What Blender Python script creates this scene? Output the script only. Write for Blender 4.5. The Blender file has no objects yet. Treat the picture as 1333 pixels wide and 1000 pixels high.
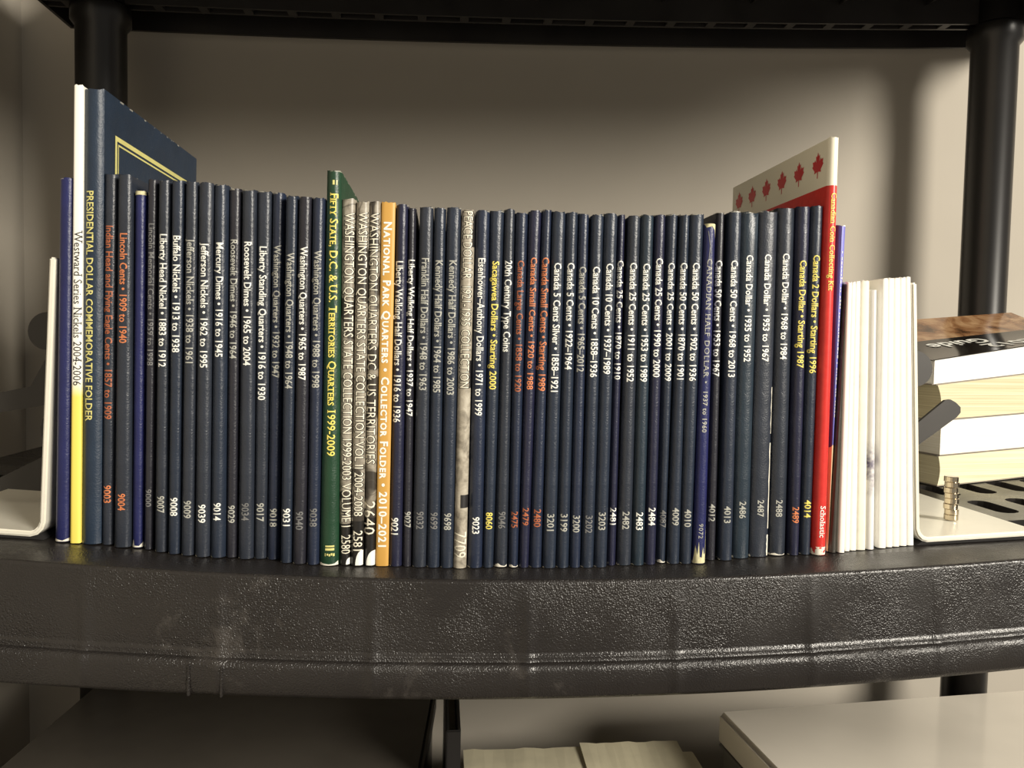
import bpy, bmesh, math, random
import numpy as np
from mathutils import Matrix, Vector

random.seed(7)
scene = bpy.context.scene
COL = scene.collection

# ------------------------------------------------------------------ camera
FPX = 1037.0
YAW, PITCH, ROLL = math.radians(5.2), math.radians(2.9), math.radians(1.1)
CAM = np.array([-0.0297, -0.42742, 0.12247])
_F = np.array([math.sin(YAW)*math.cos(PITCH), math.cos(YAW)*math.cos(PITCH), -math.sin(PITCH)])
_R0 = np.cross(_F, [0, 0, 1]); _R0 /= np.linalg.norm(_R0)
_U0 = np.cross(_R0, _F)
_R = math.cos(ROLL)*_R0 + math.sin(ROLL)*_U0
_U = -math.sin(ROLL)*_R0 + math.cos(ROLL)*_U0
cd = bpy.data.cameras.new('camera'); cam = bpy.data.objects.new('camera', cd); COL.objects.link(cam)
cd.sensor_fit = 'HORIZONTAL'; cd.sensor_width = 36.0; cd.lens = FPX*36.0/1333.0
cd.clip_start = 0.01; cd.clip_end = 50
cam.matrix_world = Matrix(((_R[0], _U[0], -_F[0], CAM[0]), (_R[1], _U[1], -_F[1], CAM[1]),
                           (_R[2], _U[2], -_F[2], CAM[2]), (0, 0, 0, 1)))
scene.camera = cam

# ------------------------------------------------------------------ light
world = bpy.data.worlds.new('room_ambient'); scene.world = world
world.use_nodes = True
bg = world.node_tree.nodes['Background']
bg.inputs[0].default_value = (1.0, 0.93, 0.82, 1); bg.inputs[1].default_value = 0.31

def area_light(name, loc, target, size, power, color):
    ld = bpy.data.lights.new(name, 'AREA'); ld.shape = 'DISK'; ld.size = size; ld.energy = power; ld.color = color
    o = bpy.data.objects.new(name, ld); COL.objects.link(o); o.location = loc
    d = Vector(target) - Vector(loc); o.rotation_euler = d.to_track_quat('-Z', 'Y').to_euler()
    return o
# the ceiling lamp of the room, to the right behind the camera: it throws the post's soft shadow to the left on the wall
area_light('ceiling_lamp_offscreen', (1.75, -1.85, 1.05), (0.1, 0.0, 0.1), 1.0, 125, (1.0, 0.93, 0.81))

vs = scene.view_settings
vs.view_transform = 'Standard'; vs.look = 'None'; vs.gamma = 1.0; vs.use_curve_mapping = False
vs.exposure = 0.0

# ------------------------------------------------------------------ pixel -> place helpers
def ray(x, y):
    return (x-666.5)/FPX*_R - (y-500)/FPX*_U + _F
KS = math.pi/0.9; AS = 2*0.125/KS**2
def zs(X):                                   # the sagging deck of the book shelf
    return AS*(1-math.cos(KS*X)) - 0.010*X
def hit(x, y):
    r = ray(x, y); s = 0.43
    for _ in range(80):
        s = 0.5*s + 0.5*(zs(CAM[0]+s*r[0]) - CAM[2])/r[2]
    return CAM + s*r
def onY(x, y, Y):
    r = ray(x, y); return CAM + r*(Y-CAM[1])/r[1]
def onZ(x, y, Z):
    r = ray(x, y); return CAM + r*(Z-CAM[2])/r[2]

# ------------------------------------------------------------------ object helpers
def tag(o, label, cat, group=None):
    o['label'] = label; o['category'] = cat
    if group: o['group'] = group
    return o
def empty(name, loc, label=None, cat=None, group=None):
    o = bpy.data.objects.new(name, None); COL.objects.link(o); o.location = loc
    o.empty_display_size = 0.02
    if label: tag(o, label, cat, group)
    return o
def mobj(name, verts, faces, mat, parent=None, smooth=None):
    me = bpy.data.meshes.new(name)
    me.from_pydata([tuple(map(float, v)) for v in verts], [], faces)
    if mat: me.materials.append(mat)
    bm = bmesh.new(); bm.from_mesh(me); bmesh.ops.recalc_face_normals(bm, faces=bm.faces); bm.to_mesh(me); bm.free()
    if smooth is not None:
        me.polygons.foreach_set('use_smooth', [True]*len(me.polygons))
        me.set_sharp_from_angle(angle=math.radians(smooth))
    me.update()
    o = bpy.data.objects.new(name, me); COL.objects.link(o)
    if parent: o.parent = parent
    return o
def bmobj(name, bm, mat, parent=None, smooth=None):
    me = bpy.data.meshes.new(name)
    bmesh.ops.recalc_face_normals(bm, faces=bm.faces); bm.to_mesh(me); bm.free()
    if mat: me.materials.append(mat)
    if smooth is not None:
        me.polygons.foreach_set('use_smooth', [True]*len(me.polygons))
        me.set_sharp_from_angle(angle=math.radians(smooth))
    o = bpy.data.objects.new(name, me); COL.objects.link(o)
    if parent: o.parent = parent
    return o
def bm_box(bm, x0, x1, y0, y1, z0, z1, bev=0.0, seg=2):
    r = bmesh.ops.create_cube(bm, size=1)
    for v in r['verts']:
        v.co = Vector(((x0+x1)/2 + v.co.x*(x1-x0), (y0+y1)/2 + v.co.y*(y1-y0), (z0+z1)/2 + v.co.z*(z1-z0)))
    if bev > 0:
        es = list({e for v in r['verts'] for e in v.link_edges})
        bmesh.ops.bevel(bm, geom=es, offset=bev, segments=seg, affect='EDGES')
    return r
def bm_lathe(bm, cx, cy, prof, n=40):
    rings = []
    for (r, z) in prof:
        rings.append([bm.verts.new((cx+r*math.cos(2*math.pi*i/n), cy+r*math.sin(2*math.pi*i/n), z)) for i in range(n)])
    for a, b in zip(rings, rings[1:]):
        for i in range(n):
            bm.faces.new((a[i], a[(i+1) % n], b[(i+1) % n], b[i]))
    bm.faces.new(rings[0]); bm.faces.new(rings[-1])

# ------------------------------------------------------------------ materials
def srgb(r, g, b):
    f = lambda c: (c/12.92 if c <= 0.04045 else ((c+0.055)/1.055)**2.4)
    return (f(r/255), f(g/255), f(b/255), 1)
class NT:
    def __init__(s, name):
        s.m = bpy.data.materials.new(name); s.m.use_nodes = True
        s.t = s.m.node_tree; s.n = s.t.nodes; s.b = s.n['Principled BSDF']
    def new(s, typ, **kw):
        nd = s.n.new(typ)
        for k, v in kw.items(): setattr(nd, k, v)
        return nd
    def link(s, a, b): s.t.links.new(a, b)
    def coord(s, which='Object'):
        return s.new('ShaderNodeTexCoord').outputs[which]
    def noise(s, scale, detail=2, rough=0.5, co=None, dist=0.0):
        nd = s.new('ShaderNodeTexNoise'); nd.inputs['Scale'].default_value = scale
        nd.inputs['Detail'].default_value = detail; nd.inputs['Roughness'].default_value = rough
        nd.inputs['Distortion'].default_value = dist
        s.link(co if co else s.coord(), nd.inputs['Vector']); return nd.outputs['Fac']
    def ramp(s, fac, stops, interp='LINEAR'):
        nd = s.new('ShaderNodeValToRGB'); nd.color_ramp.interpolation = interp
        el = nd.color_ramp.elements
        while len(el) < len(stops): el.new(0.5)
        for e, (p, c) in zip(el, stops): e.position = p; e.color = c
        s.link(fac, nd.inputs['Fac']); return nd.outputs['Color']
    def mix(s, fac, a, b):
        nd = s.new('ShaderNodeMix', data_type='RGBA')
        for i, v in ((0, fac), (6, a), (7, b)):
            if hasattr(v, 'links') or isinstance(v, bpy.types.NodeSocket): s.link(v, nd.inputs[i])
            else: nd.inputs[i].default_value = v
        return nd.outputs[2]
    def math(s, op, a, b=0.0):
        nd = s.new('ShaderNodeMath', operation=op)
        for i, v in ((0, a), (1, b)):
            if isinstance(v, bpy.types.NodeSocket): s.link(v, nd.inputs[i])
            else: nd.inputs[i].default_value = v
        return nd.outputs[0]
    def sep(s, co):
        nd = s.new('ShaderNodeSeparateXYZ'); s.link(co, nd.inputs[0]); return nd.outputs
    def bump(s, h, strength, dist=0.001):
        nd = s.new('ShaderNodeBump'); nd.inputs['Strength'].default_value = strength
        nd.inputs['Distance'].default_value = dist
        s.link(h, nd.inputs['Height']); s.link(nd.outputs[0], s.b.inputs['Normal'])
    def base(s, c):
        if isinstance(c, bpy.types.NodeSocket): s.link(c, s.b.inputs['Base Color'])
        else: s.b.inputs['Base Color'].default_value = c
    def set(s, rough=None, metal=None, spec=None):
        if rough is not None: s.b.inputs['Roughness'].default_value = rough
        if metal is not None: s.b.inputs['Metallic'].default_value = metal
        if spec is not None: s.b.inputs['Specular IOR Level'].default_value = spec
BLACK1 = (0, 0, 0, 1); WHITE1 = (1, 1, 1, 1)

def mat_plain(name, c, rough=0.6, var=0.12, scale=60, metal=0.0, bump=0.0, bscale=700, spec=0.5):
    t = NT(name)
    d = tuple(x*(1-var) for x in c[:3]) + (1,)
    e = tuple(min(1, x*(1+var)) for x in c[:3]) + (1,)
    t.base(t.ramp(t.noise(scale, 3), [(0.3, d), (0.7, e)])); t.set(rough, metal, spec)
    if bump: t.bump(t.noise(bscale, 2), bump, 0.0006)
    return t.m
def mat_leatherette(name, c, rough=0.35, wear=0.5, seedz=0.0):
    """coated card of a coin folder: fine grain, rubbed pale at head and foot"""
    t = NT(name)
    co = t.coord('Object'); g = t.sep(t.coord('Generated'))
    d = tuple(x*0.86 for x in c[:3]) + (1,); e = tuple(x*1.14 for x in c[:3]) + (1,)
    basec = t.ramp(t.noise(45, 3, co=co), [(0.3, d), (0.7, e)])
    foot = t.math('LESS_THAN', g['Z'], 0.006); head = t.math('GREATER_THAN', g['Z'], 0.9955)
    m = t.math('MULTIPLY', t.math('MAXIMUM', foot, t.math('MULTIPLY', head, 0.5)),
               t.math('GREATER_THAN', t.noise(160, 3, co=co), 0.62-0.12*wear))
    specks = t.math('GREATER_THAN', t.noise(420, 2, 0.6, co=co), 0.77)
    m = t.math('MAXIMUM', m, t.math('MULTIPLY', specks, 0.25*wear))
    t.base(t.mix(m, basec, srgb(190, 186, 170)))
    t.set(rough, 0, 0.5)
    hh = t.math('ADD', t.math('MULTIPLY', t.noise(1100, 2, co=co), 0.5), t.math('MULTIPLY', t.noise(75, 2, co=co), 1.8))
    t.bump(hh, 0.5, 0.0006)
    return t.m
NAVY = [mat_leatherette('navy_leatherette', srgb(34, 42, 56)),
        mat_leatherette('blue_navy_leatherette', srgb(31, 39, 58)),
        mat_leatherette('grey_navy_leatherette', srgb(39, 44, 54)),
        mat_leatherette('violet_navy_leatherette', srgb(30, 32, 54)),
        mat_leatherette('charcoal_navy_leatherette', srgb(35, 35, 43)),
        mat_leatherette('teal_navy_leatherette', srgb(34, 46, 57))]
ROYAL = mat_leatherette('royal_blue_leatherette', srgb(26, 31, 80), 0.4, 0.8)
PRES = mat_leatherette('slate_blue_cloth', srgb(29, 44, 62), 0.45, 0.3)
GREEN = mat_leatherette('green_leatherette', srgb(24, 58, 38), 0.38, 0.7)
GOLD = mat_plain('mustard_card', srgb(198, 152, 74), 0.45, 0.05)
PAGES = mat_plain('page_edges', srgb(214, 205, 180), 0.8, 0.08, 300)
WHITE_TXT = mat_plain('white_print', srgb(236, 236, 228), 0.5, 0.03)
SILVER_TXT = mat_plain('silver_print', srgb(168, 168, 160), 0.4, 0.15, 500)
DIM_TXT = mat_plain('worn_grey_print', srgb(112, 112, 112), 0.5, 0.2, 500)
ORANGE_TXT = mat_plain('copper_print', srgb(204, 122, 78), 0.45, 0.1, 300)
DORANGE_TXT = mat_plain('dark_copper_print', srgb(166, 94, 62), 0.45, 0.15, 300)
YELLOW_TXT = mat_plain('yellow_print', srgb(232, 214, 104), 0.45, 0.06)
GILT_TXT = mat_plain('gilt_print', srgb(214, 206, 130), 0.4, 0.08)
GILT_LINE = GILT_TXT
BLACK_TXT = mat_plain('black_print', srgb(34, 32, 32), 0.5, 0.1)
CREAM_TXT = mat_plain('cream_print', srgb(232, 226, 206), 0.5, 0.04)

def mat_westward():
    t = NT('white_to_yellow_spine'); g = t.sep(t.coord('Generated'))
    t.base(t.ramp(g['Z'], [(0.325, srgb(244, 224, 104)), (0.36, srgb(248, 246, 236))])); t.set(0.4); return t.m
def mat_red():
    t = NT('red_and_white_cover'); g = t.sep(t.coord('Generated'))
    n = t.noise(260, 2)
    red = t.ramp(n, [(0.3, srgb(196, 44, 40)), (0.8, srgb(210, 54, 46))])
    chips = t.math('MULTIPLY', t.math('LESS_THAN', g['Z'], 0.02), t.math('GREATER_THAN', t.noise(170, 3), 0.48))
    red = t.mix(chips, red, srgb(235, 225, 210))
    t.base(t.mix(t.math('GREATER_THAN', g['Z'], 0.886), red, srgb(232, 226, 206))); t.set(0.32); return t.m
def mat_coinphoto(name, seed, zblack, lo=0.42):
    """greyscale enlarged coin relief printed on the cover, black foot"""
    t = NT(name); g = t.sep(t.coord('Generated'))
    co = t.coord('Object'); mp = t.new('ShaderNodeMapping'); mp.inputs['Location'].default_value = (seed*0.37, 0, seed*0.53)
    t.link(co, mp.inputs[0]); co = mp.outputs[0]
    big = t.noise(34, 1, 0.4, co=co, dist=1.2); fine = t.noise(150, 5, 0.62, co=co, dist=0.8)
    c = t.ramp(fine, [(0.25, srgb(96, 90, 80)), (0.52, srgb(176, 168, 152)), (0.8, srgb(216, 210, 194))])
    c = t.mix(t.ramp(big, [(lo, WHITE1), (lo+0.03, BLACK1)]), c, srgb(42, 38, 34))
    vo = t.new('ShaderNodeTexVoronoi', feature='DISTANCE_TO_EDGE'); vo.inputs['Scale'].default_value = 45
    wob = t.new('ShaderNodeVectorMath', operation='ADD'); t.link(co, wob.inputs[0])
    wn = t.new('ShaderNodeTexNoise'); wn.inputs['Scale'].default_value = 60; t.link(co, wn.inputs['Vector'])
    sc = t.new('ShaderNodeVectorMath', operation='SCALE'); sc.inputs['Scale'].default_value = 0.02; t.link(wn.outputs['Color'], sc.inputs[0]); t.link(sc.outputs[0], wob.inputs[1])
    t.link(wob.outputs[0], vo.inputs['Vector'])
    if zblack > 0: c = t.mix(t.math('MULTIPLY', t.math('LESS_THAN', vo.outputs['Distance'], 0.02), 0.6), c, srgb(70, 64, 56))
    c = t.mix(0.4 if zblack > 0 else 0.15, c, srgb(78, 72, 64))
    if zblack > 0: c = t.mix(t.math('LESS_THAN', g['Z'], zblack), c, srgb(28, 26, 24))
    t.base(c); t.set(0.35); return t.m
COIN = [mat_coinphoto('coin_relief_print_one', 1.0, 0.115), mat_coinphoto('coin_relief_print_two', 2.3, 0.125),
        mat_coinphoto('coin_relief_print_three', 3.1, 0.135, 0.46)]
PEACE = mat_coinphoto('pale_coin_relief_print', 5.0, 0.0, 0.28)
WHITECARD = mat_plain('white_card', srgb(240, 238, 230), 0.55, 0.03, 120)
CREAMCARD = mat_plain('cream_card', srgb(228, 224, 208), 0.55, 0.05, 120)
def mat_stained():
    t = NT('stained_white_card'); g = t.sep(t.coord('Generated')); n = t.noise(110, 3, 0.6)
    band = t.ramp(g['Z'], [(0.20, BLACK1), (0.27, WHITE1), (0.36, WHITE1), (0.42, BLACK1)])
    m = t.math('MULTIPLY', band, t.ramp(n, [(0.40, BLACK1), (0.62, WHITE1)]))
    t.base(t.mix(m, srgb(228, 226, 222), srgb(84, 76, 104))); t.set(0.5); return t.m
def mat_pamphlet():
    t = NT('periwinkle_cover'); n = t.noise(60, 3)
    t.base(t.ramp(n, [(0.3, srgb(66, 54, 116)), (0.7, srgb(78, 66, 130))])); t.set(0.35); return t.m
DARKCOVER = mat_plain('dark_brown_cover', srgb(58, 54, 48), 0.4, 0.2, 120)

RIBX = [float(hit(px, 752)[0]) for px in (85, 280, 487, 687, 880, 1068, 1257)]
RIBL = [x-0.088 for x in RIBX]
def mat_shelf(name, grain=0.5, rough=0.36, scuff=True, ribs=False):
    t = NT(name); co = t.coord('Object')
    base = t.ramp(t.noise(14, 4, co=co), [(0.3, srgb(27, 24, 23)), (0.7, srgb(38, 35, 33))])
    if scuff:
        s = t.noise(26, 6, 0.7, co=co, dist=0.5)
        base = t.mix(t.math('MULTIPLY', t.ramp(s, [(0.60, BLACK1), (0.78, WHITE1)]), 0.35), base, srgb(104, 99, 94))
    if ribs:                                 # rub-polished moulded ridges
        x = t.sep(co)['X']; mk = None
        for rx in RIBL:
            d = t.math('ABSOLUTE', t.math('ADD', x, -rx))
            m_ = t.ramp(d, [(0.0, WHITE1), (0.0042, BLACK1)])
            mk = m_ if mk is None else t.math('MAXIMUM', mk, m_)
        mk = t.math('MULTIPLY', mk, t.ramp(t.noise(70, 4, 0.7, co=co), [(0.42, BLACK1), (0.70, WHITE1)]))
        polish = mk                          # rubbed smooth: less grain there, same colour
    t.base(base)
    r = t.ramp(t.noise(30, 3, co=co), [(0.3, (rough-0.08,)*3+(1,)), (0.7, (rough+0.1,)*3+(1,))])
    t.link(r, t.b.inputs['Roughness'])
    h = t.noise(1200, 1, 0.5, co=co)
    if ribs: h = t.math('MULTIPLY', t.math('MULTIPLY', h, t.math('SUBTRACT', 1.0, t.math('MULTIPLY', polish, 0.8))), t.ramp(t.noise(22, 3, co=co), [(0.38, (0.35, 0.35, 0.35, 1)), (0.62, WHITE1)]))
    t.bump(h, grain, 0.0009)
    return t.m
SHELF = mat_shelf('pebbled_black_plastic', 0.8, 0.32, ribs=True)
RUBBED = mat_shelf('rubbed_edge_plastic', 0.3, 0.24); 
SHELFTOP = mat_shelf('smooth_black_plastic', 0.15, 0.30)
UNDER = mat_shelf('dark_black_plastic', 0.1, 0.5, False)
POSTM = mat_plain('black_post_plastic', srgb(20, 18, 17), 0.32, 0.15, 30)
WALL = mat_plain('painted_grey_wall', srgb(170, 163, 151), 0.85, 0.03, 8, bump=0.05, bscale=400)
FLOORM = mat_plain('grey_floor_paint', srgb(110, 104, 98), 0.6, 0.15, 6)
STEEL = mat_plain('white_enamelled_steel', srgb(226, 222, 208), 0.3, 0.03, 60)
FIGURE = mat_plain('matte_black_steel', srgb(46, 43, 40), 0.5, 0.1, 60)
PADM = mat_plain('black_felt', srgb(24, 22, 22), 0.9, 0.2, 200)
NICKEL = mat_plain('nickel_plating', srgb(205, 192, 168), 0.16, 0.04, 60, metal=1.0)

# ------------------------------------------------------------------ the setting
WY = 0.42
LX = float(onY(31, 300, WY)[0])
def structure(o): o['kind'] = 'structure'; return o
bm = bmesh.new(); bm_box(bm, LX-0.1, 2.6, WY, WY+0.1, -1.4, 1.1)
structure(bmobj('wall_back', bm, WALL))
bm = bmesh.new(); bm_box(bm, LX-0.1, LX, -2.6, WY, -1.4, 1.1)
structure(bmobj('wall_left', bm, WALL))
bm = bmesh.new(); bm_box(bm, LX-0.1, 2.6, -2.6, WY+0.1, -1.5, -1.4)
structure(bmobj('floor', bm, FLOORM))

# ------------------------------------------------------------------ shelving unit
SX0, SX1, SYB = -0.389, 0.565, 0.40
unit = empty('shelving_unit', (0.088, 0.19, -1.4), 'black plastic shelving unit with bowed pebbled shelf lip and round posts', 'shelving')
UO = np.array([0.088, 0.19, -1.4])
def rel(v): return (v[0]-UO[0], v[1]-UO[1], v[2]-UO[2])
_e = np.array([hit(*p) for p in [(0,728),(135,737),(270,746),(450,752),(667,756),(917,751),(1067,746),(1200,738),(1333,728)]])
_ef = np.polyfit(_e[:, 0], _e[:, 1], 2)
def yedge(X): return float(np.polyval(_ef, max(min(X, 0.34), -0.34)))
def ribbump(X): return sum(math.exp(-((X-r)/0.0028)**2) for r in RIBX)
def zu(X):                                   # sagging underside of the shelf above
    return 0.4278 + 0.0290*(X-0.04) + 0.028*(X-0.04)**2

def lip_profile():
    """(forward offset, drop) of the moulded front edge, from deck to underside"""
    p = [(-0.030, 0.0), (-0.012, 0.0), (-0.0022, 0.0001)]
    for a in (20, 45, 70, 90): p.append((-0.0022+0.0022*math.sin(math.radians(a)), 0.0022-0.0022*math.cos(math.radians(a))))
    p += [(0.0004, 0.014), (0.0008, 0.026), (0.0010, 0.0378), (0.0010, 0.0388), (0.0020, 0.0397), (0.0022, 0.0402), (0.0020, 0.0412), (0.0026, 0.0424)]
    for a in (20, 40, 65, 90): p.append((0.0030+0.0034*math.sin(math.radians(a)), 0.0466-0.0042*math.cos(math.radians(a))))
    p += [(0.0064, 0.052), (0.0058, 0.0585), (0.0040, 0.0612), (0.0010, 0.0616), (-0.002, 0.0610), (-0.0035, 0.050), (-0.0045, 0.012), (-0.030, 0.008)]
    return p
def build_shelf(zf, mat_lip, mat_deck, slots=True):
    root = empty('shelf', (0, 0, 0)); root.parent = unit
    prof = lip_profile(); n = 640
    V = []; Fc = []
    for i in range(n+1):
        X = SX0 + (SX1-SX0)*i/n; z = zf(X); ye = yedge(X); b = 0.0009*ribbump(X)
        ends = min(1.0, max(0.0, min(X-SX0, SX1-X)/0.03)); rr = 0.02*(1-math.sqrt(max(0, 1-(1-ends)**2)))
        for (fo, dr) in prof:
            bb = b if 0.003 < dr < 0.0605 and fo > -0.001 else 0
            V.append(rel((X, ye - fo - bb + rr, z - dr)))
    m = len(prof)
    for i in range(n):
        for j in range(m-1):
            Fc.append((i*m+j, (i+1)*m+j, (i+1)*m+j+1, i*m+j+1))
    lip = mobj('shelf_lip', V, Fc, mat_lip, root, 50)
    lip.data.materials.append(RUBBED)
    rub = [j for j in range(m-1) if prof[j] in ((0.0010, 0.0388),)] + [4]
    for q in lip.data.polygons:              # worn crests of the mouldings
        if q.index % (m-1) in rub: q.material_index = 1
    # deck: plain front band, then rows of long slots cut right through
    V = []; Fc = []; T = 0.006
    def add(pts): k = len(V); V.extend(pts); return k
    def P(x, y, d=0): return rel((x, y, zf(x)-d))
    nx = 64
    for (y0f, y1f) in ((lambda X: yedge(X)+0.0299, lambda X: 0.047), (lambda X: 0.070, lambda X: 0.0795), (lambda X: 0.3944, lambda X: SYB)):
        for d in (0, T):
            k = len(V)
            for i in range(nx+1):
                X = SX0+(SX1-SX0)*i/nx
                V.append(P(X, y0f(X), d)); V.append(P(X, y1f(X), d))
            for i in range(nx): Fc.append((k+2*i, k+2*i+2, k+2*i+3, k+2*i+1))
    k = len(V)                               # trough behind the front band
    for i in range(nx+1):
        X = SX0+(SX1-SX0)*i/nx
        V += [P(X, 0.047), P(X, 0.047, 0.012), P(X, 0.070, 0.012), P(X, 0.070)]
    for i in range(nx):
        for j in range(3): Fc.append((k+4*i+j, k+4*i+4+j, k+4*i+5+j, k+4*i+1+j))
    px, py = 0.030, 0.063
    ncol = int((SX1-SX0)/px)+2; x_start = 0.3704-px*0.5 - px*math.floor((0.3704-SX0)/px)
    for r in range(5):
        yc = 0.111+0.0025*0 + r*py
        y0, y1 = (yc-py/2, yc+py/2)
        for c in range(-1, ncol):
            x0 = max(x_start + c*px, SX0); x1 = min(x_start + (c+1)*px, SX1)
            if x1-x0 < 0.001: continue
            if x1-x0 < px*0.9 or not slots:
                k = add([P(x0, y0), P(x1, y0), P(x1, y1), P(x0, y1)]); Fc.append((k, k+1, k+2, k+3)); continue
            xc = (x0+x1)/2; hw, hl = 0.0078, 0.0222
            inner = []
            for a in range(0, 181, 30): inner.append((xc+hw*math.cos(math.radians(a)), yc+(hl-hw)+hw*math.sin(math.radians(a))))
            for a in range(180, 361, 30): inner.append((xc+hw*math.cos(math.radians(a)), yc-(hl-hw)+hw*math.sin(math.radians(a))))
            outer = []
            for (ix, iy) in inner:
                dx, dy = ix-xc, iy-yc
                if abs(dy) >= hl-hw-1e-6 and abs(dx) < hw*0.95:
                    outer.append((xc+dx/hw*px/2, y1 if dy > 0 else y0))
                else:
                    outer.append((x1 if dx > 0 else x0, y1 if dy > 0 else y0))
            q = len(inner)
            for dpt in (0,):
                ki = add([P(a, b, dpt) for a, b in inner]); ko = add([P(a, b, dpt) for a, b in outer])
                for i in range(q):
                    j = (i+1) % q
                    Fc.append((ki+i, ki+j, ko+j, ko+i))
            kb = add([P(a, b, T) for a, b in inner])
            for i in range(q):
                j = (i+1) % q; Fc.append((ki+i, ki+j, kb+j, kb+i))
    me = bpy.data.meshes.new('shelf_deck'); me.from_pydata([tuple(map(float, v)) for v in V], [], Fc)
    b2 = bmesh.new(); b2.from_mesh(me); bmesh.ops.remove_doubles(b2, verts=b2.verts, dist=1e-6)
    bmesh.ops.dissolve_degenerate(b2, edges=b2.edges, dist=1e-6); b2.to_mesh(me); b2.free()
    me.materials.append(mat_deck); o = bpy.data.objects.new('shelf_deck', me); COL.objects.link(o); o.parent = root
    # cross ribs under the deck, the pierced rail and the rear rim
    for i in range(11):
        X = SX0 + 0.035 + (SX1-SX0-0.07)*i/10
        bb = bmesh.new(); z = zf(X)
        bm_box(bb, X-0.0012, X+0.0012, 0.02, SYB-0.004, z-0.016, z-0.0065)
        for v in bb.verts: v.co = Vector(rel(v.co))
        bmobj('rib', bb, mat_deck, root)
    def strip(name, y0, y1, d0, d1, sub):
        VV = []; FF = []; nn = 48
        for i in range(nn+1):
            X = SX0+(SX1-SX0)*i/nn; z = zf(X)
            VV += [rel((X, y0, z-d0)), rel((X, y1, z-d0)), rel((X, y1, z-d1)), rel((X, y0, z-d1))]
        for i in range(nn):
            for j in range(4): FF.append((4*i+j, 4*i+4+j, 4*i+4+(j+1) % 4, 4*i+(j+1) % 4))
        FF += [(0, 1, 2, 3), (4*nn, 4*nn+1, 4*nn+2, 4*nn+3)]
        return mobj(name, VV, FF, mat_deck, root)
    for xa_, xb_ in ((SX0-0.003, SX0), (SX1, SX1+0.003)):
        bb = bmesh.new(); z = zf((xa_+xb_)/2); bm_box(bb, xa_, xb_, yedge(xa_)+0.01, SYB, z-0.034, z)
        for v in bb.verts: v.co = Vector(rel(v.co))
        bmobj('end_rim', bb, mat_deck, root)
    strip('rear_rim', SYB-0.004, SYB, 0.0, 0.034, 0)
    strip('rail', 0.334, 0.337, 0.0065, 0.0335, 0); strip('rail', 0.347, 0.350, 0.0065, 0.0335, 0)
    for i in range(24):
        X = SX0+0.02+(SX1-SX0-0.04)*i/23; z = zf(X); bb = bmesh.new()
        bm_box(bb, X-0.004, X+0.004, 0.337, 0.347, z-0.0335, z-0.0065)
        for v in bb.verts: v.co = Vector(rel(v.co))
        bmobj('rail_rung', bb, mat_deck, root)
    return root
LOW_Z = -0.47
book_shelf = build_shelf(zs, SHELF, SHELFTOP)
for pxs in (247, 290):                       # two small moulded ridges on the lower band
    X = float(onY(pxs, 885, -0.022)[0]); bb = bmesh.new(); ye = yedge(X)
    bm_box(bb, X-0.0006, X+0.0006, ye-0.0072, ye-0.004, zs(X)-0.0612, zs(X)-0.0455, 0.0002, 1)
    for v in bb.verts: v.co = Vector(rel(v.co))
    bmobj('moulded_ridge', bb, SHELF, book_shelf)
build_shelf(lambda X: zu(X)+0.034, SHELF, UNDER, False)
build_shelf(lambda X: LOW_Z, SHELF, UNDER, False)
PY = 0.34
for pxc, yc in ((132, 80), (1288, 200)):
    X = float(onY(pxc, yc, PY)[0]); bb = bmesh.new(); r = 0.0214
    prof = [(r, -1.4)]
    for zc in (LOW_Z, zs(X), zu(X)+0.034):
        prof += [(r, zc-0.055), (r+0.004, zc-0.050), (r+0.004, zc-0.036), (r+0.002, zc-0.034), (r+0.002, zc+0.002), (r, zc+0.006)]
    prof += [(r, zu(X)+0.5), (r*0.8, zu(X)+0.505)]
    bm_lathe(bb, X, PY, prof, 48)
    for v in bb.verts: v.co = Vector(rel(v.co))
    bmobj('post', bb, POSTM, unit, 40)

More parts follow.
